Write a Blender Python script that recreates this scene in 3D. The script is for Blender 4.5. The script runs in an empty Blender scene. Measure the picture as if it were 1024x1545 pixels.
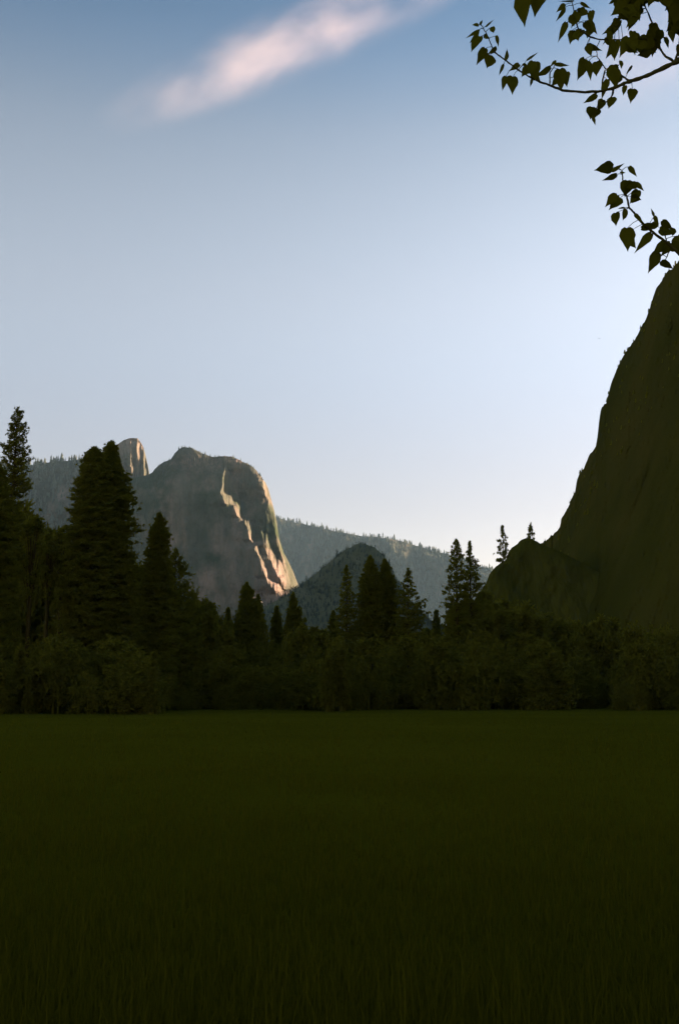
import bpy, math, random
import numpy as np
from mathutils import Vector, noise, Matrix

random.seed(7)
RNG = np.random.default_rng(7)
S = bpy.context.scene
COL = S.collection
R = math.radians

# ------------------------------------------------------------------ camera
F = 1545 * 35 / 36.0
YH = 1050.0
TH = math.atan((YH - 772.5) / F)
CAMZ = 1.7
cam = bpy.data.cameras.new('camera')
camo = bpy.data.objects.new('camera', cam)
COL.objects.link(camo)
camo.location = (0, 0, CAMZ)
camo.rotation_euler = (math.pi / 2 + TH, 0, 0)
cam.sensor_fit = 'VERTICAL'
cam.sensor_height = 36
cam.lens = 35
cam.clip_start = 0.05
cam.clip_end = 40000
S.camera = camo
CT, ST = math.cos(TH), math.sin(TH)


def P(X, Y, D):
    """world point seen at photo position X, Y at distance D along +y"""
    X = np.asarray(X, float); Y = np.asarray(Y, float)
    xc = (X - 512) / F; yc = (772.5 - Y) / F
    dy = CT - yc * ST; dz = ST + yc * CT
    k = D / dy
    return np.stack([xc * k, dy * k, CAMZ + dz * k], -1)


# ------------------------------------------------------------------ helpers
def link(name, me, mat=None, parent=None):
    o = bpy.data.objects.new(name, me)
    COL.objects.link(o)
    if mat: me.materials.append(mat)
    if parent: o.parent = parent
    return o


def np_mesh(name, V, faces, smooth=False):
    """faces: int array (n, k), or a list of such arrays"""
    if not isinstance(faces, (list, tuple)): faces = [faces]
    faces = [np.asarray(f, np.int32) for f in faces if len(f)]
    me = bpy.data.meshes.new(name)
    V = np.asarray(V, np.float32)
    me.vertices.add(len(V)); me.vertices.foreach_set('co', V.ravel())
    loops = np.concatenate([f.ravel() for f in faces])
    tot = np.concatenate([np.full(len(f), f.shape[1], np.int32) for f in faces])
    st = np.concatenate([[0], np.cumsum(tot)[:-1]]).astype(np.int32)
    me.loops.add(len(loops)); me.loops.foreach_set('vertex_index', loops)
    me.polygons.add(len(tot)); me.polygons.foreach_set('loop_start', st)
    me.polygons.foreach_set('loop_total', tot)
    me.update(calc_edges=True)
    me.polygons.foreach_set('use_smooth', np.full(len(tot), smooth))
    me.validate()
    return me


def tag(o, label, cat=None, group=None, kind=None):
    o['label'] = label
    if cat: o['category'] = cat
    if group: o['group'] = group
    if kind: o['kind'] = kind
    return o


def empty(name, loc):
    o = bpy.data.objects.new(name, None)
    COL.objects.link(o); o.location = loc
    return o


class MB:
    """collects vertices and faces"""
    def __init__(s): s.v = []; s.t = []; s.q = []; s.n = 0
    def add(s, V, T=None, Q=None):
        V = np.asarray(V, float).reshape(-1, 3)
        if T is not None and len(T): s.t.append(np.asarray(T, int).reshape(-1, 3) + s.n)
        if Q is not None and len(Q): s.q.append(np.asarray(Q, int).reshape(-1, 4) + s.n)
        s.v.append(V); s.n += len(V)
    def tube(s, pts, rad, n=5, cap=True):
        pts = np.asarray(pts, float); m = len(pts)
        rad = np.broadcast_to(np.asarray(rad, float), (m,))
        tan = np.gradient(pts, axis=0)
        tan /= np.linalg.norm(tan, axis=1, keepdims=True) + 1e-9
        up = np.array([0, 0, 1.0]) if abs(tan[0, 2]) < .9 else np.array([0, 1.0, 0])
        a = np.cross(tan, up); a /= np.linalg.norm(a, axis=1, keepdims=True) + 1e-9
        b = np.cross(tan, a)
        th = np.arange(n) * 2 * math.pi / n
        V = pts[:, None] + rad[:, None, None] * (np.cos(th)[None, :, None] * a[:, None] + np.sin(th)[None, :, None] * b[:, None])
        q = []
        for i in range(m - 1):
            for j in range(n):
                q.append((i * n + j, i * n + (j + 1) % n, (i + 1) * n + (j + 1) % n, (i + 1) * n + j))
        t = []
        Vf = V.reshape(-1, 3)
        if cap:
            Vf = np.vstack([Vf, pts[:1], pts[-1:]])
            for j in range(n):
                t.append((m * n, (j + 1) % n, j))
                t.append((m * n + 1, (m - 1) * n + j, (m - 1) * n + (j + 1) % n))
        s.add(Vf, t, q)
    def mesh(s, name, smooth=False):
        f = []
        if s.t: f.append(np.concatenate(s.t))
        if s.q: f.append(np.concatenate(s.q))
        return np_mesh(name, np.concatenate(s.v), f, smooth)


def fbm(p, sc, oct=4, off=0.0):
    return noise.fractal(Vector((p[0] / sc[0] + off, p[1] / sc[1] + off * 1.7, p[2] / sc[2] - off)), .9, 2.1, oct)


def fbm_arr(Pts, sc, oct=4, off=0.0):
    Q = Pts / np.asarray(sc)[None]
    return np.array([noise.fractal(Vector((a + off, b + off * 1.7, c - off)), .9, 2.1, oct) for a, b, c in Q])


def inpoly(X, Y, poly):
    poly = np.asarray(poly, float); c = np.zeros(X.shape, bool)
    n = len(poly)
    for i in range(n):
        x1, y1 = poly[i]; x2, y2 = poly[(i + 1) % n]
        if y1 == y2: continue
        cond = ((y1 > Y) != (y2 > Y)) & (X < (x2 - x1) * (Y - y1) / (y2 - y1) + x1)
        c ^= cond
    return c


# ------------------------------------------------------------------ materials
def nodes(m):
    m.use_nodes = True
    nt = m.node_tree
    b = nt.nodes['Principled BSDF']
    b.inputs['Specular IOR Level'].default_value = 0.0
    b.inputs['Roughness'].default_value = 0.9
    return nt, b


def N(nt, typ, **kw):
    n = nt.nodes.new(typ)
    for k, v in kw.items():
        if k in n.inputs: n.inputs[k].default_value = v
        else: setattr(n, k, v)
    return n


def noise_mat(name, stops, scale, stretch=(1, 1, 1), detail=8, bump=0.0, bumpscale=None, bdist=1.0, rough=.9, second=None, cracks=None):
    m = bpy.data.materials.new(name)
    nt, b = nodes(m)
    b.inputs['Roughness'].default_value = rough
    tc = N(nt, 'ShaderNodeTexCoord')
    mp = N(nt, 'ShaderNodeMapping'); mp.inputs['Scale'].default_value = stretch
    nt.links.new(tc.outputs['Object'], mp.inputs['Vector'])
    nz = N(nt, 'ShaderNodeTexNoise', Scale=scale, Detail=detail, Roughness=.62)
    nt.links.new(mp.outputs['Vector'], nz.inputs['Vector'])
    cr = N(nt, 'ShaderNodeValToRGB')
    e = cr.color_ramp.elements
    e[0].position, e[0].color = stops[0][0], (*stops[0][1], 1)
    e[1].position, e[1].color = stops[-1][0], (*stops[-1][1], 1)
    for p, c in stops[1:-1]:
        x = e.new(p); x.color = (*c, 1)
    nt.links.new(nz.outputs['Fac'], cr.inputs['Fac'])
    out = cr.outputs['Color']
    if second:
        sc2, lo, hi, colr = second
        n2 = N(nt, 'ShaderNodeTexNoise', Scale=sc2, Detail=5, Roughness=.6)
        nt.links.new(tc.outputs['Object'], n2.inputs['Vector'])
        mr = N(nt, 'ShaderNodeMapRange')
        mr.inputs['From Min'].default_value = lo; mr.inputs['From Max'].default_value = hi
        nt.links.new(n2.outputs['Fac'], mr.inputs['Value'])
        mx = N(nt, 'ShaderNodeMix', data_type='RGBA')
        nt.links.new(mr.outputs['Result'], mx.inputs[0])
        nt.links.new(out, mx.inputs[6]); mx.inputs[7].default_value = (*colr, 1)
        out = mx.outputs[2]
    if cracks:
        mc = N(nt, 'ShaderNodeMapping'); mc.inputs['Scale'].default_value = (1, 1, cracks[1])
        wz = N(nt, 'ShaderNodeTexNoise', Scale=cracks[0] * 1.5, Detail=4.0)
        nt.links.new(tc.outputs['Object'], wz.inputs['Vector'])
        ad = N(nt, 'ShaderNodeVectorMath', operation='MULTIPLY_ADD')
        ad.inputs[1].default_value = (40, 40, 40)
        nt.links.new(wz.outputs['Color'], ad.inputs[0]); nt.links.new(tc.outputs['Object'], ad.inputs[2])
        nt.links.new(ad.outputs[0], mc.inputs['Vector'])
        vo = N(nt, 'ShaderNodeTexVoronoi', feature='DISTANCE_TO_EDGE', Scale=cracks[0])
        nt.links.new(mc.outputs['Vector'], vo.inputs['Vector'])
        mrc = N(nt, 'ShaderNodeMapRange')
        mrc.inputs['From Min'].default_value = 0; mrc.inputs['From Max'].default_value = .05
        mrc.inputs['To Min'].default_value = .8; mrc.inputs['To Max'].default_value = 1
        nt.links.new(vo.outputs['Distance'], mrc.inputs['Value'])
        ms = N(nt, 'ShaderNodeVectorMath', operation='SCALE')
        nt.links.new(out, ms.inputs[0]); nt.links.new(mrc.outputs['Result'], ms.inputs['Scale'])
        out = ms.outputs[0]
    nt.links.new(out, b.inputs['Base Color'])
    if bump:
        nb = N(nt, 'ShaderNodeTexNoise', Scale=bumpscale or scale * 3, Detail=8, Roughness=.65)
        nt.links.new(mp.outputs['Vector'], nb.inputs['Vector'])
        bp = N(nt, 'ShaderNodeBump', Strength=bump, Distance=bdist)
        nt.links.new(nb.outputs['Fac'], bp.inputs['Height'])
        nt.links.new(bp.outputs['Normal'], b.inputs['Normal'])
    return m


def thin(m, fac=.5):
    nt = m.node_tree
    b = nt.nodes['Principled BSDF']; out = nt.nodes['Material Output']
    tr = nt.nodes.new('ShaderNodeBsdfTranslucent')
    nt.links.new(b.inputs['Base Color'].links[0].from_socket, tr.inputs['Color'])
    mx = nt.nodes.new('ShaderNodeMixShader'); mx.inputs[0].default_value = fac
    nt.links.new(b.outputs[0], mx.inputs[1]); nt.links.new(tr.outputs[0], mx.inputs[2])
    nt.links.new(mx.outputs[0], out.inputs['Surface'])


M = {}
M['granite'] = noise_mat('pale_granite', [(.32, (.045, .055, .034)), (.47, (.088, .097, .066)), (.58, (.165, .145, .108)), (.7, (.27, .215, .17))],
                         .012, (1, 1, .22), 10, .8, .035, 8.0, second=(.011, .45, .63, (.04, .058, .03)), cracks=(.03, .25))
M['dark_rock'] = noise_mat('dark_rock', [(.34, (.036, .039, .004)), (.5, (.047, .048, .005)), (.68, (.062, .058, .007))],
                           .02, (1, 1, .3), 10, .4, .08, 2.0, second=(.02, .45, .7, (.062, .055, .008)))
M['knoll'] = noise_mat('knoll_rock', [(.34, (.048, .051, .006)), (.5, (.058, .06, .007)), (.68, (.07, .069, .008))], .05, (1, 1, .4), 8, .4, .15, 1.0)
M['forest_floor'] = noise_mat('forest_slope', [(.35, (.035, .042, .025)), (.55, (.06, .065, .04)), (.72, (.16, .14, .11))], .012, (1, 1, .5), 8, .5, .05, 5.0)
M['talus'] = noise_mat('talus', [(.35, (.10, .115, .065)), (.6, (.125, .135, .08)), (.75, (.15, .15, .10))], .03, (1, 1, 1), 8, .5, .1, 3.0)
M['far_tree'] = noise_mat('far_conifer', [(.3, (.055, .075, .055)), (.7, (.088, .11, .08))], .05)
M['needles'] = noise_mat('conifer_needles', [(.3, (.15, .155, .014)), (.7, (.20, .20, .019))], .6)
M['bark'] = noise_mat('bark', [(.3, (.045, .036, .008)), (.7, (.085, .066, .016))], 3.0, (1, 1, .2), 6, .5, 8, .03)
M['leaf'] = noise_mat('cottonwood_leaf', [(.3, (.075, .076, .005)), (.7, (.105, .105, .008))], 30, rough=.6)
M['twig'] = noise_mat('twig_bark', [(.3, (.045, .042, .01)), (.7, (.085, .075, .02))], 40)
M['meadow'] = noise_mat('meadow_ground', [(.3, (.062, .059, .003)), (.5, (.074, .07, .0035)), (.7, (.088, .082, .005))], .05, detail=10, bump=.5, bumpscale=2, bdist=.15)
M['grass'] = noise_mat('meadow_grass', [(.3, (.080, .077, .004)), (.55, (.093, .089, .005)), (.75, (.108, .10, .007))], .06, detail=6)
M['wood_leaf'] = noise_mat('woodland_foliage', [(.3, (.125, .124, .013)), (.7, (.165, .162, .016))], .25)
for k_ in ('needles', 'wood_leaf', 'grass'): thin(M[k_])
thin(M['leaf'], .3)
M['feather'] = noise_mat('bird_feather', [(.3, (.02, .02, .02)), (.7, (.04, .04, .035))], 8)

# ------------------------------------------------------------------ light
SUN_AZ, SUN_EL = 76.0, 12.0      # degrees clockwise from the view direction, above the horizon
SUNV = np.array([math.sin(R(SUN_AZ)) * math.cos(R(SUN_EL)), math.cos(R(SUN_AZ)) * math.cos(R(SUN_EL)), math.sin(R(SUN_EL))])
sun = bpy.data.lights.new('sun', 'SUN')
sun.energy = 5.0; sun.angle = R(.5); sun.color = (1.0, .63, .48)
suno = bpy.data.objects.new('sun', sun); COL.objects.link(suno)
suno.rotation_euler = Vector(SUNV).to_track_quat('Z', 'Y').to_euler()

SKY_STOPS = [(0.0, (1.43, .94, .78)), (.18, (1.43, .94, .78)), (.30, (1.85, 1.31, 1.08)), (.407, (2.2, 1.56, 1.23)), (.52, (1.78, 1.37, 1.13)), (.60, (.84, .92, .95)), (.75, (.6, .7, .75)), (1.0, (.45, .55, .65))]
w = bpy.data.worlds.new('World'); S.world = w
w.use_nodes = True
nt = w.node_tree
bg = nt.nodes['Background']
sky = nt.nodes.new('ShaderNodeTexSky'); sky.sky_type = 'NISHITA'
sky.sun_disc = False; sky.sun_elevation = R(SUN_EL); sky.sun_rotation = R(SUN_AZ)
sky.air_density = 1.0; sky.dust_density = 1.0; sky.ozone_density = 1.0; sky.altitude = 1200
# thin evening veil: whiter low down, deeper overhead and away from the sun (by direction in the world)
SKG = 2.4
tcw = nt.nodes.new('ShaderNodeTexCoord')
sx = nt.nodes.new('ShaderNodeSeparateXYZ'); nt.links.new(tcw.outputs['Generated'], sx.inputs[0])
rmp = nt.nodes.new('ShaderNodeValToRGB'); rmp.color_ramp.interpolation = 'CARDINAL'
stops = SKY_STOPS
el = rmp.color_ramp.elements
el[0].position = stops[0][0]; el[0].color = [k / SKG for k in stops[0][1]] + [1]
el[1].position = stops[-1][0]; el[1].color = [k / SKG for k in stops[-1][1]] + [1]
for p_, c_ in stops[1:-1]:
    e_ = el.new(p_); e_.color = [k / SKG for k in c_] + [1]
nt.links.new(sx.outputs['Z'], rmp.inputs['Fac'])
dt = nt.nodes.new('ShaderNodeVectorMath'); dt.operation = 'DOT_PRODUCT'
dt.inputs[1].default_value = (math.sin(R(SUN_AZ)), math.cos(R(SUN_AZ)), 0)
nt.links.new(tcw.outputs['Generated'], dt.inputs[0])
mrw = nt.nodes.new('ShaderNodeMapRange')
mrw.inputs['From Min'].default_value = -.35; mrw.inputs['From Max'].default_value = .55
mrw.inputs['To Min'].default_value = .56 * SKG; mrw.inputs['To Max'].default_value = 0.835 * SKG
nt.links.new(dt.outputs['Value'], mrw.inputs['Value'])
t1 = nt.nodes.new('ShaderNodeVectorMath'); t1.operation = 'MULTIPLY'
nt.links.new(sky.outputs[0], t1.inputs[0]); nt.links.new(rmp.outputs['Color'], t1.inputs[1])
t2 = nt.nodes.new('ShaderNodeVectorMath'); t2.operation = 'SCALE'
nt.links.new(t1.outputs[0], t2.inputs[0]); nt.links.new(mrw.outputs['Result'], t2.inputs['Scale'])
nt.links.new(t2.outputs[0], bg.inputs['Color'])
bg.inputs['Strength'].default_value = 0.05

S.view_settings.view_transform = 'Standard'
S.view_settings.look = 'None'
S.view_settings.exposure = 2.6
S.view_settings.gamma = 1.0


# ------------------------------------------------------------------ mountains
def dense(poly, step):
    poly = np.asarray(poly, float)
    x = np.arange(poly[0, 0], poly[-1, 0] + 1e-6, step)
    return x, np.interp(x, poly[:, 0], poly[:, 1])


def rough_line(x, y, amp, sc, seed):
    return y + np.array([noise.fractal(Vector((a / sc, seed, 0)), .8, 2.0, 5) * amp for a in x])


def relief(name, skyline, ybase, D, rows, step, depth, mat, back=400, jag=(1.0, 9.0), seed=1.0, backdrop=1.0, smooth=False):
    """a solid mountain: front face with its own relief under the skyline, rounded top and a back slope.
    depth(X, Y, Ysky) gives the relief in photo units at distance D."""
    x, ys = dense(skyline, step)
    ys = rough_line(x, ys, jag[0], jag[1], seed)
    v = np.linspace(0, 1, rows)
    X = np.repeat(x[:, None], rows, 1)
    Y = ys[:, None] + (ybase - ys)[:, None] * v[None]
    d = depth(X, Y, np.repeat(ys[:, None], rows, 1)) * (D / F)
    front = P(X, Y, D + d)
    nb = 10
    tb = np.linspace(0, 1, nb + 1)[1:]
    dtop = d[:, 0]
    Yb = ys[:, None] + (ybase - ys)[:, None] * (tb[None] ** 1.6) * backdrop
    Db = D + dtop[:, None] + back * tb[None]
    bk = P(np.repeat(x[:, None], nb, 1), Yb, Db)
    allp = np.concatenate([bk[:, ::-1], front], 1)
    n, m = allp.shape[:2]
    idx = np.arange(n * m).reshape(n, m)
    q = np.stack([idx[:-1, :-1], idx[:-1, 1:], idx[1:, 1:], idx[1:, :-1]], -1).reshape(-1, 4)
    # skirt down to under the ground so the solid is closed at its foot
    me = np_mesh(name, allp.reshape(-1, 3), q, smooth)
    o = link(name, me, mat)
    return o, front, x, ys


def crop2(pts): return [(150 + a / 3.2, 640 + b / 3.2) for a, b in pts]


STRIPS = [crop2(p) for p in [
    [(606, 215), (622, 228), (642, 285), (672, 365), (698, 428), (692, 464), (670, 444), (650, 392), (612, 384), (590, 335), (600, 255)],
    [(706, 462), (722, 470), (745, 525), (738, 545), (750, 580), (732, 565), (716, 525)],
    [(786, 510), (800, 525), (818, 570), (838, 612), (866, 655), (890, 690), (908, 740), (928, 772), (918, 795), (896, 800), (876, 750), (856, 705), (820, 640), (798, 590)],
    [(776, 630), (792, 660), (810, 705), (820, 735), (850, 768), (890, 800), (880, 815), (860, 815), (836, 790), (812, 762), (796, 710)],
    [(784, 258), (804, 285), (820, 315), (834, 360), (852, 425), (864, 490), (876, 560), (896, 620), (922, 670), (949, 720), (966, 780), (930, 790), (908, 720), (888, 650), (866, 590), (848, 500), (830, 425), (812, 360), (798, 310)],
    [(748, 735), (762, 745), (770, 840), (806, 860), (795, 872), (752, 830)],
    [(748, 590), (756, 585), (782, 630), (778, 650)],
]]


def integrate(X, Y, slope, lam):
    """relief whose sideways slope is as given, as smooth as can be up and down (least squares)"""
    xs = X[:, 0]; dx = xs[1] - xs[0]
    yg = np.arange(Y.min(), Y.max() + 1, 1.0)
    G = np.stack([np.interp(yg, Y[i], slope[i]) for i in range(len(xs))])
    mean = G.mean(); G = G - mean
    E = np.concatenate([G, -G[::-1]], 0); E = np.concatenate([E, E[:, ::-1]], 1)
    kx = np.fft.fftfreq(E.shape[0], dx)[:, None] * 2 * math.pi
    ky = np.fft.fftfreq(E.shape[1], 1.0)[None] * 2 * math.pi
    den = kx ** 2 + lam * ky ** 2; den[0, 0] = 1
    H = np.fft.fft2(E) * (-1j * kx) / den; H[0, 0] = 0
    h = np.fft.ifft2(H).real[:len(xs), :len(yg)] + mean * (xs - xs[0])[:, None]
    return np.stack([np.interp(Y[i], yg, h[i]) for i in range(len(xs))])


def cliff_depth(X, Y, Ysky):
    sh = X.shape
    pts = np.stack([X.ravel(), Y.ravel(), np.zeros(X.size)], 1)
    w1 = fbm_arr(pts, (7, 16, 1), 4, 3.1).reshape(sh)
    w2 = fbm_arr(pts, (5, 60, 1), 3, 9.7).reshape(sh)
    XX = X + 2.4 * w1; YY = Y + 3 * w2
    slope = np.full(sh, -.16)
    slope[X < 262] = -.26
    slope = np.where((X > 342) & (Y < 800), .0, slope)
    for i, p in enumerate(STRIPS):
        msk = inpoly(XX - 1.0, YY, p) | inpoly(XX + 1.0, YY, p)
        slope = np.where(msk, (3.6 if i == 0 else 4.0 if i == 4 else 2.8) * np.clip(.75 + .9 * w2, .05, 1.6), slope)
    d = integrate(X, Y, slope, .03)
    big = fbm_arr(pts, (55, 90, 1), 4, 1.3).reshape(sh)
    fine = fbm_arr(pts, (9, 26, 1), 5, 5.5).reshape(sh)
    chip = fbm_arr(pts, (2.6, 7, 1), 3, 8.5).reshape(sh)
    d += .38 * (940 - Y) + 7 * big + 1.7 * fine + .55 * chip
    d += 8 * np.exp(-(Y - Ysky) / 6.0)
    return d


SK_CLIFF = [(170, 724), (190, 722), (210, 719), (225, 716), (229.7, 713.4), (234, 707), (243.8, 699), (257.8, 693), (265.6, 682), (271, 677), (276.6, 674.6), (287.5, 675), (301.6, 682),
            (312.5, 687), (325, 690), (331, 688.4), (348.4, 688.4), (362.5, 694.7), (376.6, 701), (386, 708.8), (392, 716.6), (400, 727.5), (404.7, 737),
            (407.8, 749), (414, 771), (417, 787), (421.9, 815), (428, 833.8), (436, 849), (442, 862), (448.4, 879), (450.5, 884), (456, 905), (470, 930)]
cliff, cliffF, cx, cys = relief('mountain', SK_CLIFF, 960, 2000, 190, .8, cliff_depth, M['granite'], 500, (.9, 7), 2.0)
tag(cliff, 'tall granite cliff with rounded top and sunlit pink edges, centre left', 'mountain', kind='structure')

# pointed spire behind the cliff
SPIRE_P = [crop2(p) for p in [
    [(148, 70), (162, 74), (166, 160), (170, 250), (154, 256), (150, 150)],
    [(180, 86), (194, 90), (200, 160), (204, 262), (186, 262), (184, 170)],
    [(206, 105), (216, 115), (228, 180), (242, 262), (218, 262), (212, 160)],
    [(112, 172), (126, 165), (128, 262), (108, 262)]]]


def spire_depth(X, Y, Ysky):
    sh = X.shape
    pts = np.stack([X.ravel(), Y.ravel(), np.zeros(X.size)], 1)
    w1 = fbm_arr(pts, (4, 14, 1), 4, 13.1).reshape(sh)
    w2 = fbm_arr(pts, (2.2, 40, 1), 3, 19.7).reshape(sh)
    XX = X + 1.2 * w1
    slope = np.full(sh, -.3)
    for p in SPIRE_P:
        slope = np.where(inpoly(XX, Y, p), 1.6 * np.clip(.7 + 1.9 * w2, -.5, 1.7), slope)
    d = integrate(X, Y, slope, .12)
    d += .25 * (760 - Y) + 1.2 * w1 + 1.5 * np.exp(-(Y - Ysky) / 2.0)
    return d


SK_SPIRE = [(166, 690), (172, 676), (176.6, 671), (187.5, 663.6), (196.9, 660.8), (207.8, 661.2), (211, 665), (214, 669.7), (217, 676), (220, 687), (223.4, 702.5), (225.3, 713), (228, 735), (230, 760)]
spire, spF, _, _ = relief('mountain', SK_SPIRE, 770, 2350, 80, .6, spire_depth, M['granite'], 120, (.5, 4), 5.0)
tag(spire, 'small flat-topped rock spire with orange sunlit streaks behind the dark tree', 'mountain', kind='structure')


def far_depth(X, Y, Ysky):
    d = slope_depth(.6, 16, 6.2, 0, (45, 60))(X, Y, Ysky)
    t = np.clip((X - 380) / 130, 0, 1)
    return d - .45 * np.minimum(X - 330, 190) - .1 * (X - 330)


def slope_depth(k, bigamp, seed, tilt=0.0, sc=(60, 60)):
    def fn(X, Y, Ysky):
        pts = np.stack([X.ravel(), Y.ravel(), np.zeros(X.size)], 1)
        big = fbm_arr(pts, (sc[0], sc[1], 1), 5, seed).reshape(X.shape)
        return k * (960 - Y) + bigamp * big + tilt * (X - X[0, 0]) + 12 * np.exp(-(Y - Ysky) / 6)
    return fn


SK_LEFT = [(-420, 640), (-250, 660), (-120, 690), (-40, 705), (0, 704), (45, 702), (60, 699), (80, 697), (100, 695), (122, 693), (150, 692), (185, 700), (215, 722), (240, 760), (260, 800)]
lridge, lrF, lrx, lrys = relief('mountain', SK_LEFT, 960, 2700, 70, 3, slope_depth(.6, 18, 2.2, -.2), M['forest_floor'], 900, (1.2, 12), 8.0)
tag(lridge, 'hazy forested mountainside at far left, its rim lined with conifers', 'mountain', kind='structure')

SK_FAR = [(330, 752), (380, 768), (417.6, 781), (435, 786), (470, 793), (502, 801), (523, 805), (547.7, 809), (572, 811), (590, 813), (618, 820), (646, 829), (674, 836), (699, 844), (727, 856), (743, 860), (790, 880), (860, 905)]
fridge, frF, frx, frys = relief('mountain', SK_FAR, 970, 4600, 80, 2.5, far_depth, M['forest_floor'], 1200, (1.0, 10), 3.0)
tag(fridge, 'long bluish forested ridge sloping down to the right, farthest away', 'mountain', kind='structure')

SK_MID = [(330, 985), (400, 915), (430, 899), (452.7, 883.5), (475.6, 866), (495, 850), (512.5, 834.5), (522, 829), (530, 825.5), (540.6, 820), (551, 820.6), (565, 826), (576, 836), (586, 849), (596, 868), (604, 884), (618, 906), (640, 930), (680, 955)]
mid, midF, midx, midys = relief('hill', SK_MID, 1000, 1450, 60, 2, slope_depth(.95, 7, 4.4, 0, (40, 40)), M['talus'], 420, (1.2, 6), 6.0)
tag(mid, 'dark pointed wooded hill in front of the far ridge, right of the sunlit cliff', 'hill', kind='structure')


# the big dark wall on the right: its rim, then on round to the right behind the picture edge
def loft(name, crest, foot, back, rows, nback, mat, amp, sc, seed, bulge=0.0):
    crest = np.asarray(crest); foot = np.asarray(foot); back = np.asarray(back)
    n = len(crest)
    rowsP = []
    for t in np.linspace(1, 0, nback + 1)[:-1]:
        p = crest * (1 - t) + back * t
        p[:, 2] = crest[:, 2] * (1 - t ** 1.3) + back[:, 2] * t ** 1.3
        rowsP.append(p)
    for t in np.linspace(0, 1, rows):
        p = crest * (1 - t) + foot * t
        nz = np.array([noise.fractal(Vector((a[0] / sc[0] + seed, a[1] / sc[1], a[2] / sc[2])), .8, 2.1, 6) for a in p])
        h = p[:, :2] / (np.linalg.norm(p[:, :2], axis=1, keepdims=True) + 1e-6)
        w = min(1.0, t * 8) * amp
        p = p.copy(); p[:, :2] += h * (nz * w)[:, None]
        rowsP.append(p)
    A = np.stack(rowsP, 1)
    m = A.shape[1]
    idx = np.arange(n * m).reshape(n, m)
    q = np.stack([idx[:-1, :-1], idx[:-1, 1:], idx[1:, 1:], idx[1:, :-1]], -1).reshape(-1, 4)
    o = link(name, np_mesh(name, A.reshape(-1, 3), q), mat)
    return o, A


SK_R = [(790, 850), (800, 835), (810, 824), (816, 819.5), (824, 815), (831.4, 808), (838, 803), (843.8, 796.7), (846.4, 782), (851, 773), (857.7, 763.7), (863, 750), (867, 740), (869, 728), (872, 718), (880, 706.6), (884, 696),
        (889.6, 684), (896, 678), (898.5, 673), (901, 655), (902.7, 639), (904.5, 625), (906.5, 616.5), (914, 607), (917, 595), (919.6, 584.6), (923, 573), (927, 564), (934, 548), (940, 536), (948, 524), (957, 513), (962, 503), (966.5, 492.6),
        (973, 483), (978, 470), (983, 452), (989, 436), (997, 423), (1006, 410), (1016, 402), (1024, 392), (1040, 372), (1060, 345), (1085, 318), (1110, 290)]
xr, yr = dense(SK_R, 1.2)
yr = rough_line(xr, yr, 2.4, 8, 11.0) + rough_line(xr, np.zeros_like(xr), 2.0, 2.6, 15.0)
Dr = np.interp(xr, [790, 1024, 1110], [640, 470, 430])
crest = P(xr, yr, Dr)
foot = P(xr, np.full_like(xr, 1052), Dr * .62); foot[:, 2] = -.5
back = P(xr, np.full_like(xr, 1050), Dr * 1.5); back[:, 2] = -.5
last = crest[-1]
ext = np.array([[260, 330, last[2] + 20], [350, 220, 360], [420, 60, 370], [440, -150, 340], [430, -330, 280]], float)
ext = np.vstack([last, ext])
tt = np.linspace(0, len(ext) - 1, 90)[1:]
extd = np.stack([np.interp(tt, range(len(ext)), ext[:, k]) for k in range(3)], 1)
extd[:, 2] += np.array([noise.fractal(Vector((t * 3, 4, 2)), .8, 2, 5) * 14 for t in tt])
c2 = np.vstack([crest, extd])
f2e = extd.copy(); f2e[:, :2] *= .62; f2e[:, 2] = -.5
b2e = extd.copy(); b2e[:, :2] *= 1.5; b2e[:, 2] = -.5
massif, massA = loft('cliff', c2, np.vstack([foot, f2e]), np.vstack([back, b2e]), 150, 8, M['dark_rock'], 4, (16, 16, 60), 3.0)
tag(massif, 'huge dark cliff in shadow rising steeply out of the right edge', 'cliff', kind='structure')

# unseen ridge added right of the view to keep the pointed hill in shade
rg = np.array([[255, 690, 300], [350, 960, 360], [480, 1300, 400], [600, 1620, 430], [690, 1850, 380], [740, 2000, 250]], float)
tt = np.linspace(0, len(rg) - 1, 70)
rgd = np.stack([np.interp(tt, range(len(rg)), rg[:, k]) for k in range(3)], 1)
rgd[:, 2] += np.array([noise.fractal(Vector((t * 3, 8, 2)), .8, 2, 5) * 16 for t in tt])
fl = rgd.copy(); fl[:, 0] -= 90; fl[:, 2] = -.5
bl = rgd.copy(); bl[:, 0] += 420; bl[:, 2] = -.5
shade_ridge, _ = loft('mountain', rgd, fl, bl, 30, 8, M['dark_rock'], 14, (60, 60, 140), 7.0)
tag(shade_ridge, 'unseen added ridge behind the right cliff, blocking the sun from the pointed hill', 'mountain', kind='structure')

# rocky knoll at the foot of the right wall
SK_K = [(690, 960), (705, 925), (720, 898), (732, 881), (738, 866.5), (744.6, 857.5), (755, 849), (763, 844), (767, 832), (771, 826.6), (779.5, 821.4), (783.6, 815.5), (791.8, 812), (798, 812.6), (804, 814), (810, 817), (815, 821), (822, 824), (840, 830), (880, 850), (930, 880), (1000, 930), (1100, 990)]
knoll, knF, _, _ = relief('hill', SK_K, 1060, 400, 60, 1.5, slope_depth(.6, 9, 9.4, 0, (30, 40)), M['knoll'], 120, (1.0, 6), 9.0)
tag(knoll, 'dark rounded rocky knoll at the foot of the right cliff', 'hill', kind='structure')

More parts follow.
